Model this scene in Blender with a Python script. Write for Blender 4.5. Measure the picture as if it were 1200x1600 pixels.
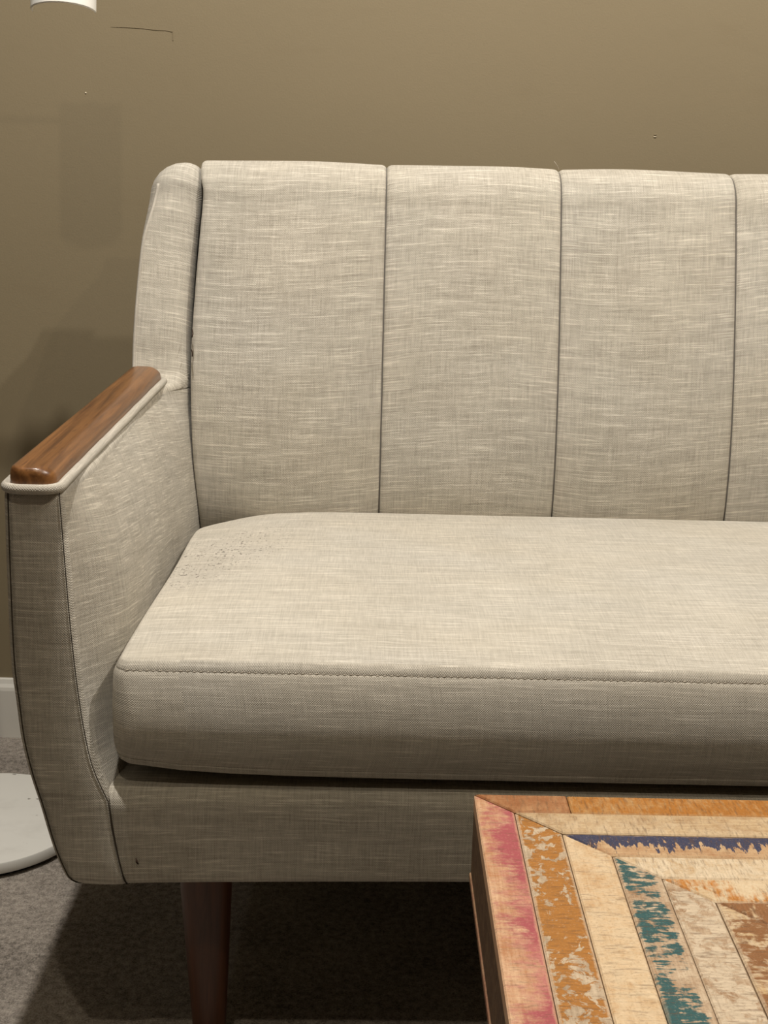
import bpy, bmesh, math, random
from math import sin, cos, pi, sqrt, exp
from mathutils import Vector, Matrix

for o in list(bpy.data.objects):
    bpy.data.objects.remove(o, do_unlink=True)
scene = bpy.context.scene
COL = scene.collection
random.seed(7)

# ------------------------------------------------------------------ camera
EYE = Vector((0.0, 0.0, 0.885))
cam_d = bpy.data.cameras.new('camera')
cam = bpy.data.objects.new('camera', cam_d)
COL.objects.link(cam)
cam_d.sensor_fit = 'HORIZONTAL'
cam_d.sensor_width = 36.0
cam_d.lens = 36.0 * 2150.0 / 1200.0
cam_d.clip_start = 0.01
right = Vector((0.9997, -0.0067, 0.0253))
up = Vector((-0.0227, 0.2563, 0.9663))
fwd = Vector((0.0130, 0.9666, -0.2560))
fwd.normalize()
right = (right - fwd * right.dot(fwd)).normalized()
up = right.cross(fwd).normalized()
M = Matrix((right, up, -fwd)).transposed().to_4x4()
M.translation = EYE
cam.matrix_world = M
scene.camera = cam

# ------------------------------------------------------------------ world, exposure, downlights
w = bpy.data.worlds.new('world')
scene.world = w
w.use_nodes = True
w.node_tree.nodes['Background'].inputs[0].default_value = (0.9, 0.85, 0.78, 1)
w.node_tree.nodes['Background'].inputs[1].default_value = 0.0
vs = scene.view_settings
vs.view_transform = 'Standard'
vs.look = 'None'
vs.gamma = 1.0
vs.use_curve_mapping = False
vs.exposure = -0.40
CEIL = 2.40
WARM = (1.0, 0.945, 0.875)
AMBER = (1.0, 0.87, 0.68)
# x, y, watts, colour of each recessed ceiling downlight
DOWNLIGHTS = [(-0.17, 1.08, 172.0, WARM),
              (-0.12, -0.13, 33.0, AMBER),
              (0.98, 0.40, 30.0, AMBER),
              (1.05, 1.08, 100.0, WARM),
              (-1.35, 1.08, 5.0, WARM)]

# ------------------------------------------------------------------ helpers
def link(o, parent=None):
    COL.objects.link(o)
    if parent is not None:
        o.parent = parent
    return o

def empty(name, loc=(0, 0, 0)):
    o = bpy.data.objects.new(name, None)
    o.empty_display_size = 0.1
    o.location = loc
    return link(o)

def tag(o, label=None, cat=None, group=None, kind=None):
    if label: o['label'] = label
    if cat: o['category'] = cat
    if group: o['group'] = group
    if kind: o['kind'] = kind
    return o

class MB:
    """collects faces with uv coordinates, builds one mesh object"""
    def __init__(s):
        s.v = []; s.f = []; s.uv = []
    def vert(s, p):
        s.v.append(tuple(p)); return len(s.v) - 1
    def face(s, idx, uvs):
        s.f.append(tuple(idx)); s.uv.append([tuple(u) for u in uvs])
    def grid(s, P, UV, flip=False, closej=False):
        ni, nj = len(P), len(P[0])
        ids = [[s.vert(p) for p in row] for row in P]
        for i in range(ni - 1):
            for j in range(nj - 1 + (1 if closej else 0)):
                k = (j + 1) % nj
                q = [ids[i][j], ids[i][k], ids[i + 1][k], ids[i + 1][j]]
                u = [UV[i][j], UV[i][j + 1], UV[i + 1][j + 1], UV[i + 1][j]]
                if flip: q.reverse(); u.reverse()
                s.face(q, u)
        return ids
    def box(s, x0, x1, y0, y1, z0, z1):
        c = [(x0, y0, z0), (x1, y0, z0), (x1, y1, z0), (x0, y1, z0), (x0, y0, z1), (x1, y0, z1), (x1, y1, z1), (x0, y1, z1)]
        b = [s.vert(p) for p in c]
        for q in ((0, 3, 2, 1), (4, 5, 6, 7), (0, 1, 5, 4), (1, 2, 6, 5), (2, 3, 7, 6), (3, 0, 4, 7)):
            n = abs(c[q[0]][2] - c[q[2]][2]) > 1e-9
            uvs = []
            for k in q:
                x, y, z = c[k]
                uvs.append(((x + y) if n else x, z if n else y))
            s.face([b[k] for k in q], uvs)
    def build(s, name, mat, parent=None, smooth=True, bevel=0.0, seg=2, merge=0.0, recalc=False, origin=None, sharp=None):
        me = bpy.data.meshes.new(name)
        off = Vector(origin) if origin else Vector((0, 0, 0))
        me.from_pydata([tuple(Vector(p) - off) for p in s.v], [], s.f)
        lay = me.uv_layers.new(name='UVMap')
        k = 0
        for u in s.uv:
            for c in u:
                lay.data[k].uv = c
                k += 1
        if merge or bevel or recalc:
            bm = bmesh.new(); bm.from_mesh(me)
            if merge: bmesh.ops.remove_doubles(bm, verts=bm.verts, dist=merge)
            if recalc: bmesh.ops.recalc_face_normals(bm, faces=bm.faces)
            if bevel:
                es = [e for e in bm.edges if len(e.link_faces) == 2 and e.calc_face_angle(0) > 0.5]
                bmesh.ops.bevel(bm, geom=es, offset=bevel, segments=seg, affect='EDGES', profile=0.5)
            bm.to_mesh(me); bm.free()
        for p in me.polygons: p.use_smooth = smooth
        if sharp is not None:
            me.set_sharp_from_angle(angle=sharp)
        me.materials.append(mat)
        o = bpy.data.objects.new(name, me)
        if origin: o.location = off
        return link(o, parent)

def tube_pts(mb, pts, r, n=8, closed=False, rf=None, uscale=1.0):
    pts = [Vector(p) for p in pts]
    m = len(pts)
    rings = []; uvs = []
    L = 0.0
    prev = None
    for i, p in enumerate(pts):
        a = pts[(i - 1) % m] if (closed or i > 0) else pts[0]
        b = pts[(i + 1) % m] if (closed or i < m - 1) else pts[-1]
        t = (b - a).normalized()
        if prev is None:
            ref = Vector((0, 0, 1)) if abs(t.z) < 0.9 else Vector((1, 0, 0))
            s1 = t.cross(ref).normalized()
        else:
            s1 = (prev - t * prev.dot(t)).normalized()
        prev = s1
        s2 = t.cross(s1)
        rr = rf(i / (m - 1)) if rf else r
        rings.append([p + (s1 * cos(2 * pi * k / n) + s2 * sin(2 * pi * k / n)) * rr for k in range(n)])
        if i: L += (p - pts[i - 1]).length
        uvs.append([(L * uscale, rr * 2 * pi * k / n) for k in range(n + 1)])
    if closed:
        rings.append(rings[0]); uvs.append([(L + (pts[0] - pts[-1]).length, u[1]) for u in uvs[0]])
    ids = mb.grid(rings, uvs, closej=True)
    if not closed:
        mb.face(list(reversed(ids[0])), [(0, 0)] * n)
        mb.face(ids[-1], [(0, 0)] * n)

def tube(name, pts, r, mat, parent=None, n=8, closed=False, rf=None):
    mb = MB(); tube_pts(mb, pts, r, n, closed, rf)
    return mb.build(name, mat, parent, merge=1e-6 if closed else 0, recalc=True)

def lathe(name, prof, mat, parent=None, n=48, loc=(0, 0, 0), axis=None, smooth=True):
    mb = MB(); P = []; UV = []; L = 0
    for i, (r, z) in enumerate(prof):
        if i: L += sqrt((r - prof[i - 1][0]) ** 2 + (z - prof[i - 1][1]) ** 2)
        P.append([(max(r, 1e-5) * cos(2 * pi * k / n), max(r, 1e-5) * sin(2 * pi * k / n), z) for k in range(n)])
        UV.append([(k / n * 2 * pi * max(r, .001), L) for k in range(n + 1)])
    mb.grid(P, UV, closej=True)
    o = mb.build(name, mat, parent, smooth=smooth, sharp=0.7)
    o.location = loc
    return o

def interp(tab, x):
    if x <= tab[0][0]: return tab[0][1]
    for (a, va), (b, vb) in zip(tab, tab[1:]):
        if x <= b: return va + (vb - va) * (x - a) / (b - a)
    return tab[-1][1]

def smooth_interp(tab, x):
    """Catmull-Rom through the table"""
    n = len(tab)
    if x <= tab[0][0]: return tab[0][1]
    if x >= tab[-1][0]: return tab[-1][1]
    for i in range(n - 1):
        if x <= tab[i + 1][0]:
            x0, y0 = tab[i]; x1, y1 = tab[i + 1]
            h = x1 - x0; t = (x - x0) / h
            def slope(k):
                if k == 0: return (tab[1][1] - tab[0][1]) / (tab[1][0] - tab[0][0])
                if k == n - 1: return (tab[-1][1] - tab[-2][1]) / (tab[-1][0] - tab[-2][0])
                return (tab[k + 1][1] - tab[k - 1][1]) / (tab[k + 1][0] - tab[k - 1][0])
            m0 = slope(i) * h; m1 = slope(i + 1) * h
            return (2*t**3 - 3*t**2 + 1) * y0 + (t**3 - 2*t**2 + t) * m0 + (-2*t**3 + 3*t**2) * y1 + (t**3 - t**2) * m1

def sstep(a, b, x):
    t = min(1, max(0, (x - a) / (b - a)))
    return t * t * (3 - 2 * t)

# ------------------------------------------------------------------ material helpers
class NT:
    def __init__(s, name):
        s.m = bpy.data.materials.new(name); s.m.use_nodes = True
        s.t = s.m.node_tree; s.t.nodes.clear()
        s.out = s.t.nodes.new('ShaderNodeOutputMaterial')
        s.b = s.t.nodes.new('ShaderNodeBsdfPrincipled')
        s.t.links.new(s.b.outputs[0], s.out.inputs[0])
    def n(s, typ, **kw):
        x = s.t.nodes.new(typ)
        for k, v in kw.items(): setattr(x, k, v)
        return x
    def l(s, a, b): s.t.links.new(a, b)
    def put(s, sock, v):
        if isinstance(v, bpy.types.NodeSocket): s.l(v, sock)
        else: sock.default_value = v
    def math(s, op, a, b=None, c=None, clamp=False):
        x = s.n('ShaderNodeMath', operation=op, use_clamp=clamp)
        s.put(x.inputs[0], a)
        if b is not None: s.put(x.inputs[1], b)
        if c is not None: s.put(x.inputs[2], c)
        return x.outputs[0]
    def vmul(s, vec, sc, off=(0, 0, 0)):
        x = s.n('ShaderNodeVectorMath', operation='MULTIPLY_ADD')
        s.put(x.inputs[0], vec); x.inputs[1].default_value = sc; x.inputs[2].default_value = off
        return x.outputs[0]
    def noise(s, vec, scale=1.0, detail=2.0, rough=0.5, dim='3D', dist=0.0):
        x = s.n('ShaderNodeTexNoise', noise_dimensions=dim)
        s.put(x.inputs['Vector'], vec); x.inputs['Scale'].default_value = scale
        x.inputs['Detail'].default_value = detail; x.inputs['Roughness'].default_value = rough
        x.inputs['Distortion'].default_value = dist
        return x.outputs['Fac']
    def rng(s, v, a, b, c=0.0, d=1.0, smooth=False):
        x = s.n('ShaderNodeMapRange', interpolation_type='SMOOTHSTEP' if smooth else 'LINEAR')
        s.put(x.inputs[0], v)
        x.inputs[1].default_value = a; x.inputs[2].default_value = b
        x.inputs[3].default_value = c; x.inputs[4].default_value = d
        return x.outputs[0]
    def mix(s, fac, a, b, mode='MIX'):
        x = s.n('ShaderNodeMix', data_type='RGBA', blend_type=mode)
        s.put(x.inputs[0], fac)
        s.put(x.inputs[6], (*a, 1) if isinstance(a, tuple) else a)
        s.put(x.inputs[7], (*b, 1) if isinstance(b, tuple) else b)
        return x.outputs[2]
    def bump(s, h, strength, dist):
        x = s.n('ShaderNodeBump'); x.inputs['Strength'].default_value = strength
        x.inputs['Distance'].default_value = dist
        s.l(h, x.inputs['Height']); s.l(x.outputs[0], s.b.inputs['Normal'])
    def fin(s, col, rough=0.6, spec=0.3):
        s.put(s.b.inputs['Base Color'], (*col, 1) if isinstance(col, tuple) else col)
        s.put(s.b.inputs['Roughness'], rough)
        s.b.inputs['Specular IOR Level'].default_value = spec
        return s.m

def lin(r, g, b):
    f = lambda c: (c / 255 / 12.92) if c / 255 <= .04045 else ((c / 255 + .055) / 1.055) ** 2.4
    return (f(r), f(g), f(b))

def simple(name, col, rough=0.6, spec=0.3):
    return NT(name).fin(col, rough, spec)

# linen weave: uv in metres, u along the weft
def linen(name, hi=(0.68, 0.64, 0.555), lo=(0.30, 0.275, 0.23), specks=None):
    t = NT(name)
    uv = t.n('ShaderNodeUVMap').outputs[0]
    wob = t.noise(t.vmul(uv, (7, 7, 1)), 1.0, 2.0)
    wx = t.n('ShaderNodeCombineXYZ'); t.l(t.math('MULTIPLY_ADD', wob, 0.010, -0.005), wx.inputs[1])
    ad = t.n('ShaderNodeVectorMath', operation='ADD'); t.l(uv, ad.inputs[0]); t.l(wx.outputs[0], ad.inputs[1])
    uvw = ad.outputs[0]
    sep = t.n('ShaderNodeSeparateXYZ'); t.l(uvw, sep.inputs[0])
    pitch = 0.00105
    tu = t.math('DIVIDE', sep.outputs[0], pitch); tv = t.math('DIVIDE', sep.outputs[1], pitch)
    iu = t.math('FLOOR', tu); iv = t.math('FLOOR', tv)
    def yarn(along, idx, k, fu, off):
        c = t.n('ShaderNodeCombineXYZ')
        t.l(t.math('MULTIPLY_ADD', along, fu, off), c.inputs[0]); t.l(t.math('MULTIPLY', idx, k), c.inputs[1])
        return t.noise(c.outputs[0], 1.0, 2.0, 0.55, '2D')
    weft = yarn(sep.outputs[0], iv, 5.173, 19.0, 0.0)
    weft2 = yarn(sep.outputs[0], iv, 3.71, 120.0, 40.0)
    warp = yarn(sep.outputs[1], iu, 4.377, 30.0, 9.0)
    broad = t.noise(t.vmul(uvw, (8, 110, 1), (9.3, 1.7, 0)), 1.0, 2.0, 0.5)
    patch = t.noise(t.vmul(uv, (9, 9, 1), (1.3, 4.2, 0)), 1.0, 3.0, 0.55)
    par = t.math('MODULO', t.math('ABSOLUTE', t.math('ADD', iu, iv)), 2.0)
    weave = t.math('SUBTRACT', par, 0.5)
    a = t.math('MULTIPLY_ADD', t.math('SUBTRACT', weft, 0.5), 0.75, 0.43)
    a = t.math('MULTIPLY_ADD', t.rng(weft, 0.57, 0.74, 0, 1, True), 0.27, a)
    a = t.math('MULTIPLY_ADD', t.math('SUBTRACT', weft2, 0.5), 0.35, a)
    a = t.math('MULTIPLY_ADD', t.math('SUBTRACT', broad, 0.5), 0.42, a)
    a = t.math('MULTIPLY_ADD', t.math('SUBTRACT', warp, 0.5), 0.62, a)
    a = t.math('MULTIPLY_ADD', t.math('SUBTRACT', patch, 0.5), 0.35, a)
    a = t.math('MULTIPLY_ADD', weave, 0.16, a, clamp=True)
    col = t.mix(a, lo, hi)
    # slight drift between warmer and greyer yarn
    tint = t.noise(t.vmul(uv, (5, 7, 1), (8.8, 0.4, 0)), 1.0, 2.0)
    col = t.mix(t.rng(tint, 0.35, 0.65, 0.0, 0.22), col, (1.0, 0.93, 0.80), 'MULTIPLY')
    if specks:
        (cx, cy, rx, ry, ang) = specks
        # worn, pilled area with dark lint
        c = t.n('ShaderNodeVectorMath', operation='SUBTRACT'); t.l(uv, c.inputs[0]); c.inputs[1].default_value = (cx, cy, 0)
        rot = t.n('ShaderNodeVectorRotate', rotation_type='Z_AXIS'); t.l(c.outputs[0], rot.inputs[0]); rot.inputs['Angle'].default_value = ang
        ln = t.n('ShaderNodeVectorMath', operation='LENGTH'); t.l(t.vmul(rot.outputs[0], (1 / rx, 1 / ry, 1)), ln.inputs[0])
        area = t.rng(ln.outputs['Value'], 0.25, 1.0, 1.0, 0.0, True)
        cl = t.noise(t.vmul(uv, (60, 45, 1)), 1.0, 2.0)
        dots = t.noise(t.vmul(uv, (300, 190, 1)), 1.0, 2.0)
        m = t.math('MULTIPLY', area, t.rng(cl, 0.38, 0.55))
        m = t.math('MULTIPLY', m, t.rng(dots, 0.57, 0.64), clamp=True)
        col = t.mix(t.math('MULTIPLY', m, 0.85), col, (0.09, 0.078, 0.066))
        m2 = t.math('MULTIPLY', area, 0.16)
        col = t.mix(m2, col, (0.36, 0.33, 0.30))
    rnd = t.math('MULTIPLY', t.math('SINE', t.math('MULTIPLY', tu, pi)), t.math('SINE', t.math('MULTIPLY', tv, pi)))
    h = t.math('MULTIPLY_ADD', rnd, 0.5, a)
    t.bump(h, 0.6, 0.0006)
    t.b.inputs['Sheen Weight'].default_value = 0.05
    return t.fin(col, 0.95, 0.08)

FAB = linen('linen')
FAB_SEAT = linen('linen_seat', lo=(0.36, 0.335, 0.285), hi=(0.66, 0.62, 0.54), specks=(-0.160, 1.43, 0.20, 0.075, -1.15))
FAB_WELT = linen('linen_welt', (0.56, 0.52, 0.45), (0.36, 0.335, 0.285))
THREAD = simple('seam_thread', (0.055, 0.045, 0.033), 0.9, 0.1)
THREAD_GREY = simple('seam_thread_grey', (0.13, 0.122, 0.108), 0.9, 0.1)
THREAD_PALE = simple('stitch_thread_pale', (0.50, 0.45, 0.37), 0.9, 0.1)
LINT = simple('dark_lint', (0.04, 0.025, 0.018), 0.9, 0.1)

def walnut(name, a=(0.235, 0.102, 0.032), b=(0.070, 0.027, 0.009), axis=1, rough=0.32):
    t = NT(name)
    co = t.n('ShaderNodeTexCoord').outputs['Object']
    st = [95, 95, 95]; st[axis] = 3.2
    st2 = [420, 420, 420]; st2[axis] = 26
    g1 = t.noise(t.vmul(co, tuple(st)), 1.0, 3.0, 0.6, dist=0.9)
    g2 = t.noise(t.vmul(co, tuple(st2)), 1.0, 2.0, 0.6)
    v = t.math('MULTIPLY_ADD', t.math('SUBTRACT', g2, 0.5), 0.7, t.rng(g1, 0.28, 0.68))
    pores = t.rng(g2, 0.60, 0.72)
    col = t.mix(t.math('ADD', v, 0.0, clamp=True), b, a)
    col = t.mix(t.math('MULTIPLY', pores, 0.65), col, (0.06, 0.022, 0.010))
    t.bump(g2, 0.15, 0.0004)
    return t.fin(col, rough, 0.5)

WALNUT = walnut('walnut_oil', axis=1)
WALNUT_LEG = walnut('walnut_leg', (0.115, 0.040, 0.017), (0.055, 0.019, 0.008), axis=2, rough=0.4)

def wall_mat():
    t = NT('tan_wall_paint')
    co = t.n('ShaderNodeTexCoord').outputs['Object']
    big = t.noise(t.vmul(co, (2.2, 2.2, 2.2)), 1.0, 3.0)
    fine = t.noise(t.vmul(co, (420, 420, 420)), 1.0, 2.0)
    mid = t.noise(t.vmul(co, (70, 70, 70)), 1.0, 2.0)
    col = t.mix(t.rng(big, 0.3, 0.7), (0.224, 0.182, 0.112), (0.240, 0.195, 0.121))
    smear = t.rng(t.noise(t.vmul(co, (9, 9, 26), (2.0, 0, 1.0)), 1.0, 3.0), 0.60, 0.80)
    col = t.mix(t.math('MULTIPLY', smear, 0.16), col, (0.19, 0.145, 0.085))
    h = t.math('MULTIPLY_ADD', mid, 0.8, fine)
    t.bump(h, 0.22, 0.0006)
    return t.fin(col, 0.62, 0.25)
WALL = wall_mat()
SCUFF = simple('wall_scuff_paint', (0.195, 0.155, 0.094), 0.7, 0.2)
CHIP = simple('wall_chip_plaster', (0.62, 0.55, 0.42), 0.8, 0.2)
WHITE_TRIM = simple('white_trim_paint', (0.70, 0.68, 0.62), 0.35, 0.4)
CEILM = simple('white_ceiling_paint', (0.60, 0.57, 0.51), 0.85, 0.2)

def carpet_mat():
    t = NT('grey_brown_carpet')
    co = t.n('ShaderNodeTexCoord').outputs['Object']
    big = t.noise(t.vmul(co, (9, 9, 9)), 1.0, 3.0)
    tuft = t.noise(t.vmul(co, (120, 120, 120)), 1.0, 4.0, 0.7)
    fine = t.noise(t.vmul(co, (520, 520, 520)), 1.0, 2.0, 0.6)
    v = t.math('MULTIPLY_ADD', t.math('SUBTRACT', tuft, 0.5), 1.9, 0.45)
    v = t.math('MULTIPLY_ADD', t.math('SUBTRACT', fine, 0.5), 1.5, v)
    v = t.math('MULTIPLY_ADD', t.math('SUBTRACT', big, 0.5), 0.8, v, clamp=True)
    col = t.mix(v, (0.12, 0.104, 0.087), (0.50, 0.445, 0.385))
    t.bump(t.math('MULTIPLY_ADD', fine, 0.6, tuft), 0.9, 0.004)
    t.b.inputs['Sheen Weight'].default_value = 0.1
    return t.fin(col, 1.0, 0.05)
CARPET = carpet_mat()

# ------------------------------------------------------------------ room
XL, XR, YF, YW = -3.2, 3.8, -5.2, 1.957
def plane_box(name, x0, x1, y0, y1, z0, z1, mat, kind='structure', bevel=0):
    mb = MB(); mb.box(x0, x1, y0, y1, z0, z1)
    o = mb.build(name, mat, smooth=False, bevel=bevel)
    o['kind'] = kind
    return o
plane_box('floor', XL, XR, YF, YW, -0.10, 0.0, CARPET)
wall_back = plane_box('wall_back', XL - .1, XR + .1, YW, YW + 0.1, -0.1, CEIL + .1, WALL)
plane_box('wall_left', XL - 0.1, XL, YF, YW, -0.1, CEIL + .1, WALL)
plane_box('wall_right', XR, XR + 0.1, YF, YW, -0.1, CEIL + .1, WALL)
plane_box('wall_front', XL - .1, XR + .1, YF - 0.1, YF, -0.1, CEIL + .1, WALL)
plane_box('ceiling', XL, XR, YF, YW, CEIL, CEIL + 0.1, CEILM)

def baseboard(name, p0, p1, nrm):
    prof = [(0.0, 0.0), (0.0105, 0.0), (0.0105, 0.076), (0.0095, 0.081), (0.0065, 0.086), (0.0045, 0.0925), (0.0, 0.0935)]
    mb = MB(); P = []; UV = []
    a, b, n = Vector(p0), Vector(p1), Vector(nrm)
    for d, z in prof:
        P.append([a + n * d + Vector((0, 0, z)), b + n * d + Vector((0, 0, z))]); UV.append([(0, z), ((b - a).length, z)])
    ids = mb.grid(P, UV)
    mb.face([r[0] for r in ids], [(0, 0)] * len(ids)); mb.face([r[1] for r in reversed(ids)], [(0, 0)] * len(ids))
    o = mb.build(name, WHITE_TRIM, smooth=False, recalc=True); o['kind'] = 'structure'
baseboard('baseboard_back', (XL, YW, 0), (XR, YW, 0), (0, -1, 0))
baseboard('baseboard_left', (XL, YF, 0), (XL, YW - .0107, 0), (1, 0, 0))
baseboard('baseboard_right', (XR, YF, 0), (XR, YW - .0107, 0), (-1, 0, 0))
baseboard('baseboard_front', (XL + .0107, YF, 0), (XR - .0107, YF, 0), (0, 1, 0))

# little marks in the paint of the back wall
def wall_strip(name, pts, wid, mat):
    mb = MB()
    P = []; UV = []
    for x, z, s in pts:
        P.append([(x, YW - 0.0004, z + wid * s), (x, YW - 0.0007, z), (x, YW - 0.0004, z - wid * s)]); UV.append([(x, 0), (x, .5), (x, 1)])
    mb.grid(P, UV)
    return mb.build(name, mat, wall_back, recalc=False)
wall_strip('scuff_mark', [(-0.358, 1.0325, .1), (-0.335, 1.0322, .6), (-0.315, 1.0315, .4), (-0.298, 1.0302, 1), (-0.285, 1.0300, .8), (-0.2742, 1.0285, 1.2)], 0.0009, SCUFF)
mb = MB(); mb.box(-0.2752, -0.2740, YW - 0.0006, YW + 0.001, 1.0170, 1.0292); mb.build('scuff_mark', SCUFF, wall_back, smooth=False)
def wall_blob(name, x, z, rx, rz, mat):
    mb = MB(); P = []; UV = []
    for i in range(5):
        a = i / 4 * pi / 2
        P.append([(x + rx * cos(a) * cos(2 * pi * k / 10), YW - 0.0012 * sin(a), z + rz * cos(a) * sin(2 * pi * k / 10)) for k in range(10)])
        UV.append([(0, 0)] * 11)
    mb.grid(P, UV, closej=True)
    mb.build(name, mat, wall_back, recalc=True)
wall_blob('paint_chip', -0.3940, 0.9465, 0.0011, 0.0011, CHIP)
wall_blob('paint_chip', 0.3850, 0.9085, 0.0022, 0.0010, CHIP)
wall_blob('nail_hole', 0.3850, 0.9112, 0.0018, 0.0014, SCUFF)

# ------------------------------------------------------------------ ceiling downlights
GLOW = NT('downlight_lens')
GLOW.b.inputs['Emission Color'].default_value = (*WARM, 1)
GLOW.b.inputs['Emission Strength'].default_value = 6.0
GLOW = GLOW.fin((0.9, 0.9, 0.85), 0.5)
places = ['above the sofa arm', 'above the near left corner of the coffee table', 'between the coffee table and the sofa middle', 'above the middle of the sofa seat', 'to the left of the floor lamp']
for (x, y, pw, lc), pl in zip(DOWNLIGHTS, places):
    root = empty('ceiling_downlight', (x, y, CEIL))
    tag(root, 'round white recessed ceiling downlight ' + pl, 'ceiling light', 'recessed ceiling downlights')
    lathe('trim_ring', [(0.030, -0.001), (0.034, -0.005), (0.048, -0.004), (0.052, 0.0), (0.030, 0.0)], WHITE_TRIM, root)
    lathe('lens', [(0.0, -0.002), (0.030, -0.002)], GLOW, root)
    ld = bpy.data.lights.new('downlight', 'SPOT')
    ld.energy = pw; ld.color = lc; ld.shadow_soft_size = 0.022
    ld.spot_size = math.radians(150); ld.spot_blend = 0.6
    lo = bpy.data.objects.new('downlight_beam', ld)
    lo.location = (0, 0, -0.03)
    link(lo, root)

# ------------------------------------------------------------------ sofa
CX = 0.6655                       # middle of the sofa
sofa = empty('sofa', (CX, 1.48, 0.0))
tag(sofa, 'light beige linen sofa with channelled back, bench seat and walnut armrests', 'sofa')
S0 = Vector(sofa.location)
def sbuild(mb, name, mat, parent=None, **k):
    o = mb.build(name, mat, None, **k)
    o.parent = parent or sofa
    o.matrix_parent_inverse = Matrix.Translation(-S0) if (parent is None) else Matrix.Identity(4)
    return o
def stube(name, pts, r, mat, parent=None, **k):
    mb = MB(); n = k.get('n', 8); tube_pts(mb, pts, r, n, k.get('closed', False), k.get('rf'))
    return sbuild(mb, name, mat, parent, merge=1e-6 if k.get('closed') else 0, recalc=True)

# ---- profile tables (y grows away from the viewer, z up); left arm, mirrored for the right one
Z0 = 0.235
ARMZ = 0.604
XOUT = [(0.235, -0.2500), (0.241, -0.2595), (0.256, -0.2670), (0.276, -0.2735), (0.318, -0.2833), (0.346, -0.2905), (0.379, -0.2965), (0.412, -0.2992),
        (0.447, -0.3020), (0.52, -0.3024), (0.604, -0.3018), (0.66, -0.3020), (0.72, -0.2990), (0.79, -0.2930), (0.85, -0.2868), (0.88, -0.284)]
XINF = [(0.235, -0.2070), (0.266, -0.2135), (0.298, -0.2185), (0.3225, -0.2210), (0.335, -0.2262), (0.356, -0.2338), (0.395, -0.2405), (0.437, -0.2450), (0.483, -0.2485), (0.53, -0.2510), (0.604, -0.2545)]
XINB = [(0.235, -0.2070), (0.3225, -0.2100), (0.36, -0.2120), (0.43, -0.2150), (0.50, -0.2200), (0.55, -0.2290), (0.604, -0.2490)]
XINW = [(0.235, -0.205), (0.43, -0.2090), (0.5256, -0.2175), (0.63, -0.2215), (0.7128, -0.2195), (0.78, -0.2155), (0.853, -0.2100), (0.9, -0.207)]
def xin(y, z):
    a = smooth_interp(XINF, z); b = smooth_interp(XINB, z); c = smooth_interp(XINW, z)
    v = a + (b - a) * sstep(1.105, 1.215, y)
    k = sstep(1.50 + 0.105 * sstep(0.46, 0.595, z) * (1 - sstep(0.604, 0.64, z)), 1.69, y)
    return v + (c - v) * k
def xout(y, z):
    v = smooth_interp(XOUT, z)
    return v + 0.0115 * sstep(1.25, 1.67, y)
WING = [(0.640, 1.6760), (0.66, 1.6830), (0.70, 1.6960), (0.74, 1.7080), (0.78, 1.7200), (0.81, 1.7300), (0.83, 1.7390)]
YB = lambda z: 1.765 + (z - 0.235) * 0.136

def arm_boundary():
    pts = []          # (y, z, outer radius, inner radius)
    pts.append((1.150, 0.2350, .006, .010))
    for a in range(0, 91, 15):
        t = math.radians(a)
        pts.append((1.125 - 0.015 * sin(t), 0.250 - 0.015 * cos(t), .006, .010))
    z = 0.262
    while z < 0.592:
        pts.append((1.110 - 0.002 * sin(pi * (z - .25) / .35), z, .006, .012)); z += 0.012
    for a in range(0, 91, 18):
        t = math.radians(a)
        pts.append((1.118 - 0.008 * cos(t), 0.596 + 0.008 * sin(t), .006, .008))
    y = 1.13
    while y < 1.640:
        pts.append((y, ARMZ, .006, .008)); y += 0.02
    for a in range(0, 70, 14):
        t = math.radians(a)
        pts.append((1.645 + 0.030 * sin(t), ARMZ + 0.030 * (1 - cos(t)), .006, .008 + .016 * a / 70))
    z = 0.640
    while z < 0.826:
        pts.append((smooth_interp(WING, z), z, .007 + .025 * sstep(.76, .826, z), .026)); z += 0.012
    y0 = smooth_interp(WING, 0.826)
    for a in range(0, 91, 10):
        t = math.radians(a)
        pts.append((y0 + 0.040 * (1 - cos(t)) , 0.826 + 0.0345 * sin(t), .032 + .010 * a / 90, .024))
    for k in range(1, 5):
        pts.append((y0 + 0.040 + k * 0.016, 0.8605 - 0.0007 * k * k, .042, .024))
    return pts

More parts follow.
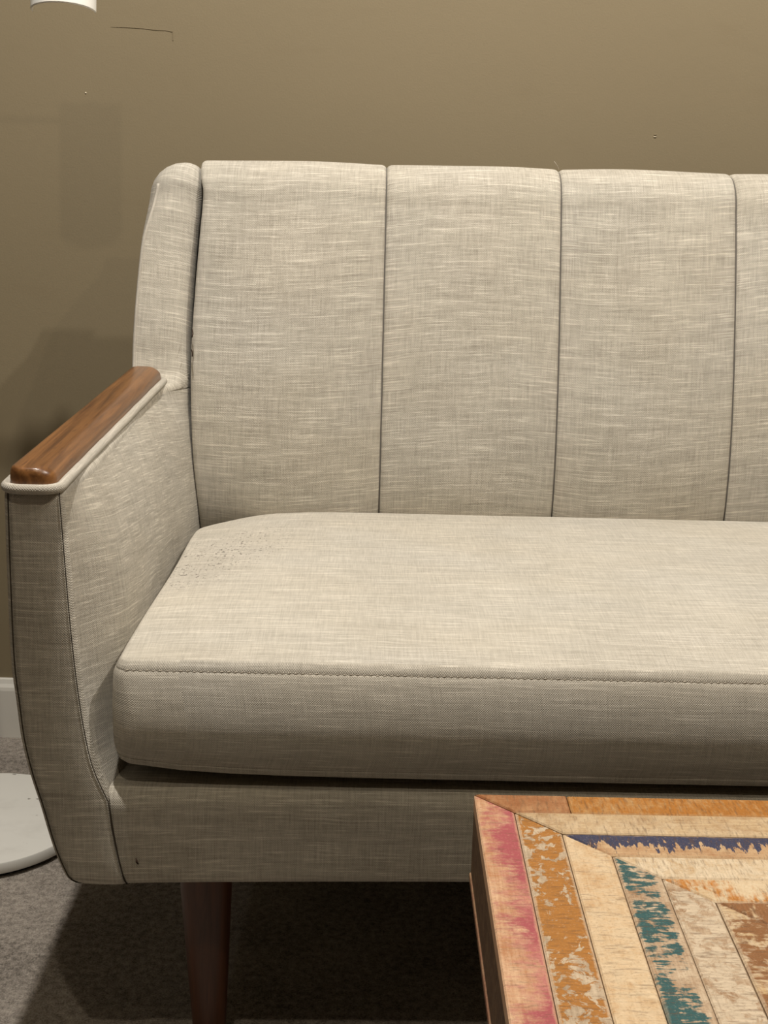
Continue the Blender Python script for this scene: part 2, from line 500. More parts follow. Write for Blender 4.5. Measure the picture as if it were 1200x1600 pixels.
def make_arm(mirror):
    mx = (lambda x: 2 * CX - x) if mirror else (lambda x: x)
    B = arm_boundary(); n = len(B)
    nr = []
    for i in range(n):
        a = B[max(0, i - 1)]; b = B[min(n - 1, i + 1)]
        ty, tz = b[0] - a[0], b[1] - a[1]; L = sqrt(ty * ty + tz * tz)
        nr.append((-tz / L, ty / L))
    # arc length param and matching points on the back edge
    arc = [0.0]
    for i in range(1, n): arc.append(arc[-1] + sqrt((B[i][0] - B[i-1][0]) ** 2 + (B[i][1] - B[i-1][1]) ** 2))
    def zb(i):
        y, z = B[i][0], B[i][1]
        if z < ARMZ - 0.0005 and y < 1.3: return 0.235 + (z - 0.235) / (ARMZ - 0.235) * 0.235
        if z <= ARMZ + 0.0005: return 0.47 + (y - 1.118) / (1.645 - 1.118) * 0.11
        return 0.58 + min(1, (arc[i] - arcw) / (arc[-1] - arcw)) * 0.262
    arcw = next(arc[i] for i in range(n) if B[i][0] > 1.64)
    mb = MB()
    ts = [0, .012, .03, .055, .09, .13, .18, .24, .31, .39, .48, .57, .66, .75, .84, .92, 1.0]
    for side in (0, 1):
        P = []; UV = []
        for i in range(n):
            r = B[i][3] if side else B[i][2]
            py, pz = B[i][0] - nr[i][0] * r, B[i][1] - nr[i][1] * r
            q = zb(i); qy = YB(q)
            row = []; ur = []
            for t in ts:
                y = py + (qy - py) * t; z = pz + (q - pz) * t
                x = xin(y, z) if side else xout(y, z)
                row.append((mx(x), y, z)); ur.append((y * 0.96 + (3.0 if side else 6.0), z + 0.16 * y))
            P.append(row); UV.append(ur)
        mb.grid(P, UV, flip=(side == 0) ^ mirror ^ True)
    P = []; UV = []
    for i in range(n):
        y, z, ro, ri = B[i]; ny, nz = nr[i]
        xo = xout(y - ny * ro, z - nz * ro); xi = xin(y - ny * ri, z - nz * ri)
        row = []
        for k in range(7):
            a = k / 6 * pi / 2
            row.append((mx(xo + ro * (1 - cos(a))), y - ny * ro * (1 - sin(a)), z - nz * ro * (1 - sin(a))))
        for k in range(1, 4):
            row.append((mx(xo + ro + (xi - ri - xo - ro) * k / 4), y, z))
        for k in range(9):
            a = (1 - k / 8) * pi / 2
            row.append((mx(xi - ri * (1 - cos(a))), y - ny * ri * (1 - sin(a)), z - nz * ri * (1 - sin(a))))
        ur = [(p[0], arc[i] + 0.12 * p[0]) for p in row]
        P.append(row); UV.append(ur)
    mb.grid(P, UV, flip=mirror ^ True)
    # back and under faces
    P = []; UV = []
    for i in range(n):
        q = zb(i); y = YB(q)
        P.append([(mx(xout(y, q)), y, q), (mx(xin(y, q)), y, q)]); UV.append([(0, q), (.09, q)])
    mb.grid(P, UV, flip=mirror)
    # top closing strip
    ly, lz, lro, lri = B[-1]
    arm = sbuild(mb, 'arm', FAB, merge=1e-5, recalc=True)
    arm['label'] = 'beige linen arm rising into the side wing of the back'
    # front panel, set between two seams
    mb = MB(); P = []; UV = []
    rows = [i for i in range(n) if B[i][1] < 0.6035 and B[i][0] < 1.1185]
    sl = []; sr = []
    for i in rows:
        y, z, ro, ri = B[i]; ny, nz = nr[i]
        a = xout(y, z) + 0.0045; b = smooth_interp(XINF, z) - 0.001
        row = []
        for k, t in enumerate((0, .03, .1, .3, .5, .7, .9, .97, 1)):
            d = (-0.0022, 0.0004, 0.0012, 0.0016, 0.0018, 0.0016, 0.0012, 0.0004, -0.0022)[k]
            if t == 0: sl.append((mx(a - 0.0003), y + ny * 0.0006, z + nz * 0.0006))
            if t == 1: sr.append((mx(b + 0.0003), y + ny * 0.0004 , z + nz * 0.0004))
            row.append((mx(a + (b - a) * t), y + ny * d, z + nz * d))
        P.append(row); UV.append([(9 + p[0], arc[i]) for p in row])
    mb.grid(P, UV, flip=mirror ^ True)
    fp = sbuild(mb, 'front_panel', FAB, arm, recalc=False)
    stube('seam', sl, 0.00055, THREAD, arm, n=6)
    # the inner seam runs down to the rail, then the joint carries on to the underside
    stube('seam', sr, 0.0005, THREAD, arm, n=6)
    # piping up the outer edge of the wing
    wp = []
    for i in range(n):
        y, z, ro, ri = B[i]; ny, nz = nr[i]
        if y > 1.656 and z > 0.607 and z < 0.838:
            a = math.radians(48)
            xo = xout(y - ny * ro, z - nz * ro)
            wp.append((mx(xo + ro * (1 - cos(a)) + .001), y - ny * ro * (1 - sin(a)) - 0.0008, z - nz * ro * (1 - sin(a))))
    stube('piping', wp, 0.0022, FAB_WELT, arm, n=8)
    return arm

def plan_outline(x0f, x1f, x0b, x1b, y0, y1, r, seg=6, inset=0.0, sidein=0.0):
    """rounded, slightly tapered rectangle seen from above"""
    c = [(x1f - inset - sidein, y0 + inset), (x1b - inset - sidein, y1 - inset), (x0b + inset, y1 - inset), (x0f + inset, y0 + inset)]
    rr = max(r - inset, 0.001)
    cen = [(c[0][0] - rr, c[0][1] + rr), (c[1][0] - rr, c[1][1] - rr), (c[2][0] + rr, c[2][1] - rr), (c[3][0] + rr, c[3][1] + rr)]
    out = []
    for q, a0 in zip(cen, (-90, 0, 90, 180)):
        for k in range(seg + 1):
            a = math.radians(a0 + 90 * k / seg)
            out.append((q[0] + rr * cos(a), q[1] + rr * sin(a)))
    return out

def make_armrest(mirror):
    mx = (lambda x: 2 * CX - x) if mirror else (lambda x: x)
    mb = MB(); P = []; UV = []
    for z, ins, si in ((0.6005, 0, 0), (0.611, 0, 0), (0.6155, 0.0001, 0.0008), (0.6188, 0.0006, 0.0036), (0.6210, 0.0016, 0.0060), (0.6221, 0.0030, 0.0072), (0.6226, 0.0060, 0.0076)):
        o = plan_outline(-0.2972, -0.2580, -0.2880, -0.2510, 1.1070, 1.6580, 0.0125, 7, ins, si)
        P.append([(mx(x), y, z) for x, y in o]); UV.append([(p[1], p[0]) for p in o + o[:1]])
    ids = mb.grid(P, UV, closej=True, flip=mirror)
    top = ids[-1] if not mirror else list(reversed(ids[-1]))
    mb.face(top, [(0, 0)] * len(top))
    wood = sbuild(mb, 'armrest', WALNUT, recalc=True, sharp=0.9)
    wood['label'] = 'oiled walnut armrest strip'
    # fat linen piping around the wood
    o = plan_outline(-0.3004, -0.2545, -0.2910, -0.2478, 1.1035, 1.6620, 0.016, 7)
    dense = []
    m = len(o)
    for i in range(m):
        a = o[i]; b = o[(i + 1) % m]
        L = sqrt((a[0] - b[0]) ** 2 + (a[1] - b[1]) ** 2); k = max(1, int(L / 0.02))
        for j in range(k):
            t = j / k
            x = a[0] + (b[0] - a[0]) * t; y = a[1] + (b[1] - a[1]) * t
            w_ = 0.0004 * sin(y * 61) + 0.0003 * sin(y * 133 + 1)
            dense.append((mx(x + w_ * .5), y, 0.6055 + w_))
    stube('piping', dense, 0.0044, FAB_WELT, wood, closed=True, n=12)
    return wood

for mir in (False, True):
    make_arm(mir)
    make_armrest(mir)

# ---- back: one shell behind, padded channels in front
BPROF = [(0.36, 1.690), (0.40, 1.672), (0.44, 1.6600), (0.48, 1.6560), (0.53, 1.6580), (0.58, 1.6650), (0.63, 1.6755), (0.68, 1.6885), (0.73, 1.7030), (0.78, 1.7190), (0.82, 1.7335)]
def back_curve():
    pts = []
    z = 0.36
    while z < 0.819:
        pts.append((smooth_interp(BPROF, z), z)); z += 0.012
    y0 = smooth_interp(BPROF, 0.819)
    # rounding over the top
    for a in range(0, 91, 9):
        t = math.radians(a)
        pts.append((y0 + 0.044 * (1 - cos(t)) + .006 * sin(t), 0.819 + 0.0450 * sin(t)))
    yl, zl = pts[-1]
    for k in range(1, 5): pts.append((yl + 0.014 * k, zl - 0.0009 * k * k))
    return pts
BC = back_curve()
def back_norm(i):
    a = BC[max(0, i - 1)]; b = BC[min(len(BC) - 1, i + 1)]
    ty, tz = b[0] - a[0], b[1] - a[1]; L = sqrt(ty * ty + tz * tz)
    return (-tz / L, ty / L)
CREASE = [(0.36, -0.2060), (0.43, -0.2090), (0.52, -0.2160), (0.63, -0.2190), (0.71, -0.2160), (0.78, -0.2120), (0.83, -0.2095), (0.845, -0.2130), (0.90, -0.2190)]
seams = [-0.2135] + [0.0160 + 0.2165 * k for k in range(7)] + [2 * CX + 0.2135]
barc = [0.0]
for i in range(1, len(BC)): barc.append(barc[-1] + sqrt((BC[i][0] - BC[i-1][0]) ** 2 + (BC[i][1] - BC[i-1][1]) ** 2))
for p in range(8):
    us = []
    for k in range(33):
        t = -1 + 2 * k / 32
        us.append(math.copysign(1 - (1 - abs(t)) ** 2.2, t))
    mb = MB(); P = []; UV = []
    ph = random.random() * 6
    for i, (y, z) in enumerate(BC):
        ny, nz = back_norm(i)
        row = []; ur = []
        ce = smooth_interp(CREASE, z)
        xa = seams[p] + 0.0003 if p else ce
        xb = seams[p + 1] - 0.0003 if p < 7 else 2 * CX - ce
        hw = (xb - xa) / 2; xm = (xa + xb) / 2
        for u in us:
            ed = hw * (1 - abs(u))
            re = 0.0065
            e = sqrt(max(0, 1 - (1 - min(1, ed / re)) ** 2)) if ed < re else 1.0
            d = 0.0048 * (e - 1) + 0.0060 * (1 - u * u) * (1 - 0.65 * max(0, nz) ** 2) - 0.0015 + 0.0010 * max(0, nz) ** 2
            d += 0.0006 * sin(7 * z * 6 + ph + u * 2.5) * (1 - u * u)
            x = xm + hw * u
            row.append((x, y + ny * d, z + nz * d))
            ur.append((x + p * 0.37, barc[i] + 0.006 * u * u * (1 if p % 2 else -1) - x * 0.035 + p * 0.113))
        P.append(row); UV.append(ur)
    mb.grid(P, UV, flip=False)
    pan = sbuild(mb, 'back_panel', FAB, recalc=False)
    if p < 7:
        pts = []
        for i, (y, z) in enumerate(BC):
            ny, nz = back_norm(i)
            pts.append((seams[p + 1], y - ny * 0.0046, z - nz * 0.0046))
        stube('seam', pts, 0.0008, THREAD_GREY, pan, n=6)
mb = MB()
P = []; UV = []
for z, y in ((0.25, 1.752), (0.45, 1.780), (0.65, 1.806), (0.80, 1.826), (0.835, 1.834), (0.850, 1.826), (0.8525, 1.81), (0.845, 1.79)):
    P.append([(-0.235 + (2 * CX + 0.47) * k / 12, y, z) for k in range(13)]); UV.append([((2 * CX + .57) * k / 12, z) for k in range(13)])
ids = mb.grid(P, UV, flip=True)
P = []; UV = []
for z, y in ((0.25, 1.752), (0.25, 1.70), (0.45, 1.70), (0.65, 1.715), (0.80, 1.755), (0.845, 1.79)):
    P.append([(-0.21 + (2 * CX + 0.42) * k / 12, y, z) for k in range(13)]); UV.append([((2 * CX + .4) * k / 12, z) for k in range(13)])
mb.grid(P, UV)
sbuild(mb, 'back_shell', FAB, recalc=False)

# ---- front rail and seat deck
mb = MB(); P = []; UV = []
xa, xb = -0.222, 2 * CX + 0.222
nx = 61
rp = [(1.60, 0.245), (1.20, 0.2440)]
for a in range(0, 91, 15):
    t = math.radians(a); rp.append((1.1225 - 0.0115 * sin(t), 0.2465 - 0.0115 * cos(t)))
for k in range(1, 6): rp.append((1.1110, 0.2465 + k * 0.0125))
for a in range(0, 91, 15):
    t = math.radians(a); rp.append((1.1250 - 0.0140 * cos(t), 0.3130 + 0.0160 * sin(t)))
rp += [(1.16, 0.3290), (1.30, 0.3275), (1.70, 0.3275)]
L = 0
for j, (y, z) in enumerate(rp):
    if j: L += sqrt((y - rp[j-1][0]) ** 2 + (z - rp[j-1][1]) ** 2)
    row = []; ur = []
    for k in range(nx):
        xe = smooth_interp(XINF, z) - 0.0004
        x = xe + (2 * CX - 2 * xe) * k / (nx - 1)
        s = (x - CX) / (CX - xa)
        sag = 0.011 * (1 - abs(s) ** 3) if z < 0.29 else 0.002 * (1 - s * s)
        row.append((x, y + 0.0006, z + sag if z < 0.29 else z + sag)); ur.append((x, L + 0.9))
    P.append(row); UV.append(ur)
mb.grid(P, UV, flip=True)
rail = sbuild(mb, 'seat_rail', FAB, recalc=False)
for sx in (-1, 1):
    pts = []
    for z, x in ((0.3235, -0.2206), (0.3110, -0.2200), (0.298, -0.2186), (0.282, -0.2163), (0.266, -0.2137), (0.250, -0.2105), (0.238, -0.2080)):
        pts.append((x if sx < 0 else 2 * CX - x, 1.1100 if z > .245 else 1.1135, z))
    stube('seam', pts, 0.00045, THREAD, rail, n=6)
# tiny pulled thread on the rail
stube('pulled_thread', [(-0.1985, 1.1098, 0.2665), (-0.1975, 1.1086, 0.2635), (-0.1962, 1.1092, 0.2605)], 0.0009, LINT, rail, n=6, rf=lambda t: 0.0004 + 0.0009 * sin(pi * t))

# ---- bench cushion
SY0, SY1 = 1.117, 1.664
SXL, SXR = -0.2185, 2 * CX + 0.2185
def cushion_outline(d):
    """front corners tight, back corners wide; returns points and edge lengths"""
    ds = d if d > 0 else d * 0.15
    x0, x1, y0, y1 = SXL + ds, SXR - ds, SY0 + d, SY1 - d
    rf_, rb = max(0.016 - d, 0.0015), max(0.095 - d * 0.8, 0.012)
    rb = min(rb, (y1 - y0) / 2 - 0.001); rf_ = min(rf_, (y1 - y0) / 2 - 0.0005)
    out = []
    def arc(cx, cy, r, a0, seg):
        for k in range(seg + 1):
            a = math.radians(a0 + 90 * k / seg); out.append((cx + r * cos(a), cy + r * sin(a)))
    # front edge left to right
    for k in range(1, 40):
        t = k / 40; out.append((x0 + rf_ + (x1 - x0 - 2 * rf_) * t, y0))
    arc(x1 - rf_, y0 + rf_, rf_, -90, 6)
    for k in range(1, 10):
        t = k / 10; out.append((x1, y0 + rf_ + (y1 - y0 - rf_ - rb) * t))
    arc(x1 - rb, y1 - rb, rb, 0, 10)
    for k in range(1, 40):
        t = k / 40; out.append((x1 - rb - (x1 - x0 - 2 * rb) * t, y1))
    arc(x0 + rb, y1 - rb, rb, 90, 10)
    for k in range(1, 10):
        t = k / 10; out.append((x0, y1 - rb - (y1 - y0 - rf_ - rb) * t))
    arc(x0 + rf_, y0 + rf_, rf_, 180, 6)
    # taper: the sides close in a little towards the back
    res = []
    for x, y in out:
        k = 0.012 * sstep(SY0, 1.45, y)
        s = (x - CX) / (CX - SXL)
        res.append((x - k * s, y))
    return res
def top_z(x, y):
    ex = min(x - SXL, SXR - x); ef = y - SY0; eb = SY1 - y
    c = 0.0095 * (1 - exp(-max(0, ex) / 0.05)) * (1 - exp(-max(0, ef) / 0.07)) * (1 - exp(-max(0, eb) / 0.05))
    cd = sqrt(max(0, ex) ** 2 + max(0, eb) ** 2)
    return 0.4490 + c - 0.0055 * sstep(1.25, 1.64, y) - 0.016 * exp(-(cd / 0.085) ** 2)
mb = MB(); P = []; UV = []
wallp = [(0.3405, 0.060), (0.3395, 0.030), (0.3400, 0.014), (0.3420, 0.0065), (0.3450, 0.0026), (0.3490, 0.0012), (0.3505, 0.0017), (0.3520, 0.0004),
         (0.3600, -0.0040), (0.372, -0.0078), (0.385, -0.0092), (0.398, -0.0088), (0.412, -0.0070), (0.424, -0.0042), (0.434, -0.0008), (0.4392, 0.0014), (0.4406, 0.0026), (0.4420, 0.0026), (0.4450, 0.0044), (0.4476, 0.0062), (0.4490, 0.0084)]
npt = len(cushion_outline(0))
per = [0.0]
o0 = cushion_outline(0)
for i in range(1, npt + 1):
    a = o0[i - 1]; b = o0[i % npt]; per.append(per[-1] + sqrt((a[0]-b[0])**2 + (a[1]-b[1])**2))
def corner_lift(x, y):
    ex = min(x - SXL, SXR - x)
    return 0.0125 * exp(-max(0, ex) / 0.055) * (1 - sstep(1.3, 1.6, y) * .5)
for z, d in wallp:
    o = cushion_outline(d)
    row = []; ur = []
    for i, (x, y) in enumerate(o):
        lift = corner_lift(x, y) * (1 - sstep(0.34, 0.40, z))
        zz = z + lift
        zz += (top_z(x, y) - 0.4490) * sstep(0.40, 0.449, z)
        row.append((x, y, zz)); ur.append((per[i] + 11, z))
    ur.append((per[npt] + 11, z))
    P.append(row); UV.append(ur)
mb.grid(P, UV, closej=True)
P = []; UV = []
for d in (0.0084, 0.0098, 0.0115, 0.0145, 0.018, 0.028, 0.042, 0.062, 0.088, 0.12, 0.155, 0.19, 0.225, 0.255, 0.2700):
    o = cushion_outline(d)
    P.append([(x, y, top_z(x, y)) for x, y in o]); UV.append([(x, y) for x, y in o + o[:1]])
ids = mb.grid(P, UV, closej=True)
nf = len(ids[-1])          # close the narrow middle strip
mb.face(ids[-1], [mb.v[i][:2] for i in ids[-1]])
cush = sbuild(mb, 'seat_cushion', FAB_SEAT, merge=1e-5, recalc=True, sharp=0.62)
cush['label'] = 'long bench seat cushion with top-stitched edge'
# top-stitching along the front upper edge (short separate stitches) and a bottom stitch line
mb = MB()
x = SXL + 0.012
random.seed(3)
while x < 1.0:
    l = 0.0046 + random.random() * 0.0008
    zz = 0.4412 + random.uniform(-.0003, .0003)
    tube_pts(mb, [(x, 1.1202, zz - .0006), (x + l * .5, 1.1196, zz + .0002), (x + l, 1.1202, zz + .0008)], 0.0005, 5)
    x += l + 0.0008
sbuild(mb, 'stitching', THREAD_PALE, cush, recalc=True)
mb = MB(); mb.box(xa + .02, xb - .02, 1.66, 1.70, 0.245, 0.30)
sbuild(mb, 'rear_rail', FAB, smooth=False, bevel=0.003)

# ---- legs
def leg(x, y, lean):
    mb = MB(); P = []; UV = []
    prof = [(0.0, 0.0), (0.0140, 0.0), (0.0155, 0.0015), (0.0162, 0.03), (0.0248, 0.19), (0.0262, 0.236), (0.0262, 0.246), (0.0, 0.246)]
    for r, z in prof:
        P.append([(x + lean * (1 - z / .246) + max(r, 1e-5) * cos(2 * pi * k / 28), y + max(r, 1e-5) * sin(2 * pi * k / 28), z) for k in range(28)])
        UV.append([(k * .005, z) for k in range(29)])
    mb.grid(P, UV, closej=True)
    o = sbuild(mb, 'leg', WALNUT_LEG, recalc=True, sharp=0.8)
    o['label'] = 'round tapered walnut leg'
for x in (-0.147, 2 * CX + 0.147):
    for y in (1.195, 1.690):
        leg(x, y, 0.003)

# loose fibres where back meets the wing and on top of a seam
stube('loose_thread', [(-0.2165, 1.676, 0.665), (-0.2145, 1.668, 0.661), (-0.2155, 1.666, 0.657)], 0.0007, LINT, n=5)
stube('loose_thread', [(-0.2170, 1.671, 0.641), (-0.2150, 1.664, 0.639), (-0.2150, 1.663, 0.634)], 0.0008, LINT, n=5)
stube('loose_thread', [(seams[2] - .001, 1.765, 0.862), (seams[2] - .005, 1.757, 0.868), (seams[2] - .010, 1.752, 0.8735)], 0.0004, THREAD_PALE, n=5)
stube('burn_mark', [(0.4560, 1.6722, 0.5905), (0.4568, 1.6708, 0.5878), (0.4560, 1.6702, 0.5850)], 0.0014, LINT, n=6, rf=lambda t: 0.0006 + 0.0012 * sin(pi * t))

# ------------------------------------------------------------------ floor lamp
ENAMEL = NT('white_enamel')
co = ENAMEL.n('ShaderNodeTexCoord').outputs['Object']
dirt = ENAMEL.rng(ENAMEL.noise(ENAMEL.vmul(co, (18, 30, 18)), 1.0, 4.0, 0.6), 0.55, 0.75)
spk = ENAMEL.rng(ENAMEL.noise(ENAMEL.vmul(co, (70, 70, 70)), 1.0, 1.0), 0.76, 0.79)
c_ = ENAMEL.mix(ENAMEL.math('MULTIPLY', dirt, 0.22), (0.74, 0.73, 0.68), (0.44, 0.42, 0.38))
c_ = ENAMEL.mix(ENAMEL.math('MULTIPLY', spk, 0.7), c_, (0.12, 0.10, 0.08))
ENAMEL = ENAMEL.fin(c_, 0.35, 0.4)
ENAMEL_CLEAN = simple('white_enamel_clean', (0.80, 0.79, 0.74), 0.3, 0.45)
BLACK = simple('black_rubber', (0.012, 0.012, 0.012), 0.8, 0.2)
LX, LY = -0.4945, 1.6488
lamp = empty('floor_lamp', (LX, LY, 0))
tag(lamp, 'white metal floor lamp with round base standing beside the sofa arm', 'floor lamp')
lathe('base_pad', [(0.0, 0.0), (0.122, 0.0), (0.124, 0.0065), (0.0, 0.0065)], BLACK, lamp, 64)
lathe('base', [(0.0, 0.0062), (0.1285, 0.0062), (0.1310, 0.0070), (0.1318, 0.0090), (0.1318, 0.0195), (0.1308, 0.0214), (0.1290, 0.0220), (0.0, 0.0222)], ENAMEL, lamp, 96)
lathe('pole', [(0.0, 0.020), (0.016, 0.020), (0.016, 0.028), (0.0085, 0.032), (0.0085, 1.145), (0.0, 1.150)], ENAMEL_CLEAN, lamp, 24)
HX, HY = -0.3480 - LX, 1.620 - LY
arm_pts = [(0, 0, 1.125), (HX * .5, HY * .5 + .01, 1.128), (HX - .008, HY + .024, 1.128), (HX, HY + .024, 1.128)]
tube('arm', arm_pts, 0.0032, ENAMEL_CLEAN, lamp, 12)
# curved shade: a half shell, open on the wall side, tipped a little towards the room
mb = MB(); P = []; UV = []
prof = [(0.0350, 0.000), (0.0362, -0.0012), (0.0374, 0.0), (0.0374, 0.125), (0.0350, 0.125), (0.0350, 0.0)]
na = 33
for r, z in prof:
    P.append([(r * cos(math.radians(178 + 184 * k / (na - 1))), r * sin(math.radians(178 + 184 * k / (na - 1))), z) for k in range(na)])
    UV.append([(k * .003, z) for k in range(na)])
ids = mb.grid(P, UV)
for e in (0, -1):
    mb.face([r[e] for r in ids[:-1]], [(0, 0)] * 5)
# top plate of the shade
ring = [(0.036 * cos(math.radians(178 + 184 * k / 16)), 0.036 * sin(math.radians(178 + 184 * k / 16)), 0.125) for k in range(17)]
b0 = [mb.vert(p) for p in ring]; b1 = [mb.vert((p[0], p[1], 0.128)) for p in ring]
mb.face(b1, [(0, 0)] * 17); mb.face(list(reversed(b0)), [(0, 0)] * 17)
for k in range(16): mb.face([b0[k], b0[k + 1], b1[k + 1], b1[k]], [(0, 0)] * 4)
sh = mb.build('lamp_shade', ENAMEL_CLEAN, lamp, recalc=True, sharp=0.6)
sh.location = (HX, HY, 1.0225)
sh.scale = (0.96, 0.96, 1.0)
sh.rotation_euler = (math.radians(-11), 0, 0)
lathe('bulb_socket', [(0.0, 0.0), (0.012, 0.0), (0.013, 0.01), (0.013, 0.07), (0.006, 0.08), (0.0, 0.08)], ENAMEL_CLEAN, lamp, 20, loc=(HX, HY + .024, 1.068))

# ------------------------------------------------------------------ coffee table of painted reclaimed planks
TX0, TX1, TY0, TY1, TZ = 0.0851, 1.035, 0.2797, 0.9397, 0.420
table = empty('coffee_table', ((TX0 + TX1) / 2, (TY0 + TY1) / 2, 0))
tag(table, 'coffee table of mitred reclaimed planks with worn pink, orange, teal and navy paint', 'coffee table')
T0 = Vector(table.location)

def plank_mat(name, wood, pale, paint, amount, ramp=0.0, streak=0.6, chip=1.2, big=1.0, soft=0.16, paint2=None, seed=0.0, edge=0.55, fib=0.7, saw=0.3, scale=1.0, band=None):
    """uv: u metres along the plank, v 0..1 across it (3 cm). Bare wood with a worn coat of paint."""
    t = NT(name)
    uv = t.n('ShaderNodeUVMap').outputs[0]
    sep = t.n('ShaderNodeSeparateXYZ'); t.l(uv, sep.inputs[0]); v = sep.outputs[1]
    o = (seed * 3.17, seed * 1.93, seed)
    fibre = t.noise(t.vmul(uv, (26, 17, 1), o), 1.0, 4.0, 0.65, dist=0.4)
    sawn = t.noise(t.vmul(uv, (560, 2.4, 1), (o[0] + 3, o[1], seed)), 1.0, 2.0, 0.6)
    blot = t.noise(t.vmul(uv, (48 * scale, 1.5 * scale, 1), (o[1], o[0], seed)), 1.0, 4.0, 0.65)
    chips = t.noise(t.vmul(uv, (85 * scale, 2.6 * scale, 1), (o[1] + 1, o[0] + 2, seed + 5)), 1.0, 5.0, 0.68, dist=0.5)
    brush = t.noise(t.vmul(uv, (270, 1.6, 1), (o[0] + 4, o[1] + 8, seed + 2)), 1.0, 3.0, 0.65)
    large = t.noise(t.vmul(uv, (11, 0.5, 1), (o[1] + 7, o[0] + 5, seed + 9)), 1.0, 2.0)
    w_ = t.math('MULTIPLY_ADD', t.math('SUBTRACT', fibre, 0.5), fib * 2.0, 0.5)
    w_ = t.math('MULTIPLY_ADD', t.math('SUBTRACT', blot, 0.5), 2.2, w_)
    w_ = t.math('MULTIPLY_ADD', t.math('SUBTRACT', sawn, 0.5), saw * 1.6, w_, clamp=True)
    col = t.mix(w_, wood, pale)
    m = t.math('MULTIPLY_ADD', t.math('SUBTRACT', brush, 0.5), streak * 2, amount)
    m = t.math('MULTIPLY_ADD', t.math('SUBTRACT', chips, 0.5), chip * 2, m)
    m = t.math('MULTIPLY_ADD', t.math('SUBTRACT', large, 0.5), big * 2, m)
    m = t.math('MULTIPLY_ADD', t.math('SUBTRACT', v, 0.5), ramp, m)
    if band:
        bc, bw, bs = band
        m = t.math('MULTIPLY_ADD', t.math('MINIMUM', t.math('SUBTRACT', bw, t.math('ABSOLUTE', t.math('SUBTRACT', v, bc))), 0.08), bs, m)
    mask = t.rng(m, 0.5 - soft, 0.5 + soft)
    pc = t.mix(t.rng(sawn, 0.35, 0.68, 0.0, 0.55), paint, tuple(c * 0.55 for c in paint))
    if paint2: pc = t.mix(t.rng(t.math('MULTIPLY_ADD', chips, 0.5, large), 0.70, 0.86), pc, paint2)
    col = t.mix(mask, col, pc)
    e = t.math('ABSOLUTE', t.math('SUBTRACT', v, 0.5))
    e = t.math('MULTIPLY_ADD', t.math('SUBTRACT', chips, 0.5), 0.16, e)
    col = t.mix(t.rng(e, 0.42, 0.475, 0.0, edge), col, tuple(min(1, c * 1.1) for c in pale))
    col = t.mix(t.rng(sawn, 0.56, 0.70, 0, 0.42), col, (0.13, 0.070, 0.034))
    col = t.mix(t.rng(fibre, 0.62, 0.74, 0, 0.30), col, (0.13, 0.07, 0.035))
    grit = t.noise(t.vmul(uv, (620, 16, 1), (o[1], o[0], seed)), 1.0, 3.0, 0.7)
    col = t.mix(t.rng(grit, 0.54, 0.68, 0, 0.40), col, tuple(c * 0.55 for c in wood))
    col = t.mix(t.rng(grit, 0.44, 0.32, 0, 0.18), col, tuple(min(1, c * 1.2) for c in pale))
    h = t.math('MULTIPLY_ADD', mask, 0.5, t.math('MULTIPLY_ADD', sawn, 0.5, chips))
    t.bump(h, 0.45, 0.0008)
    return t.fin(col, 0.60, 0.25)

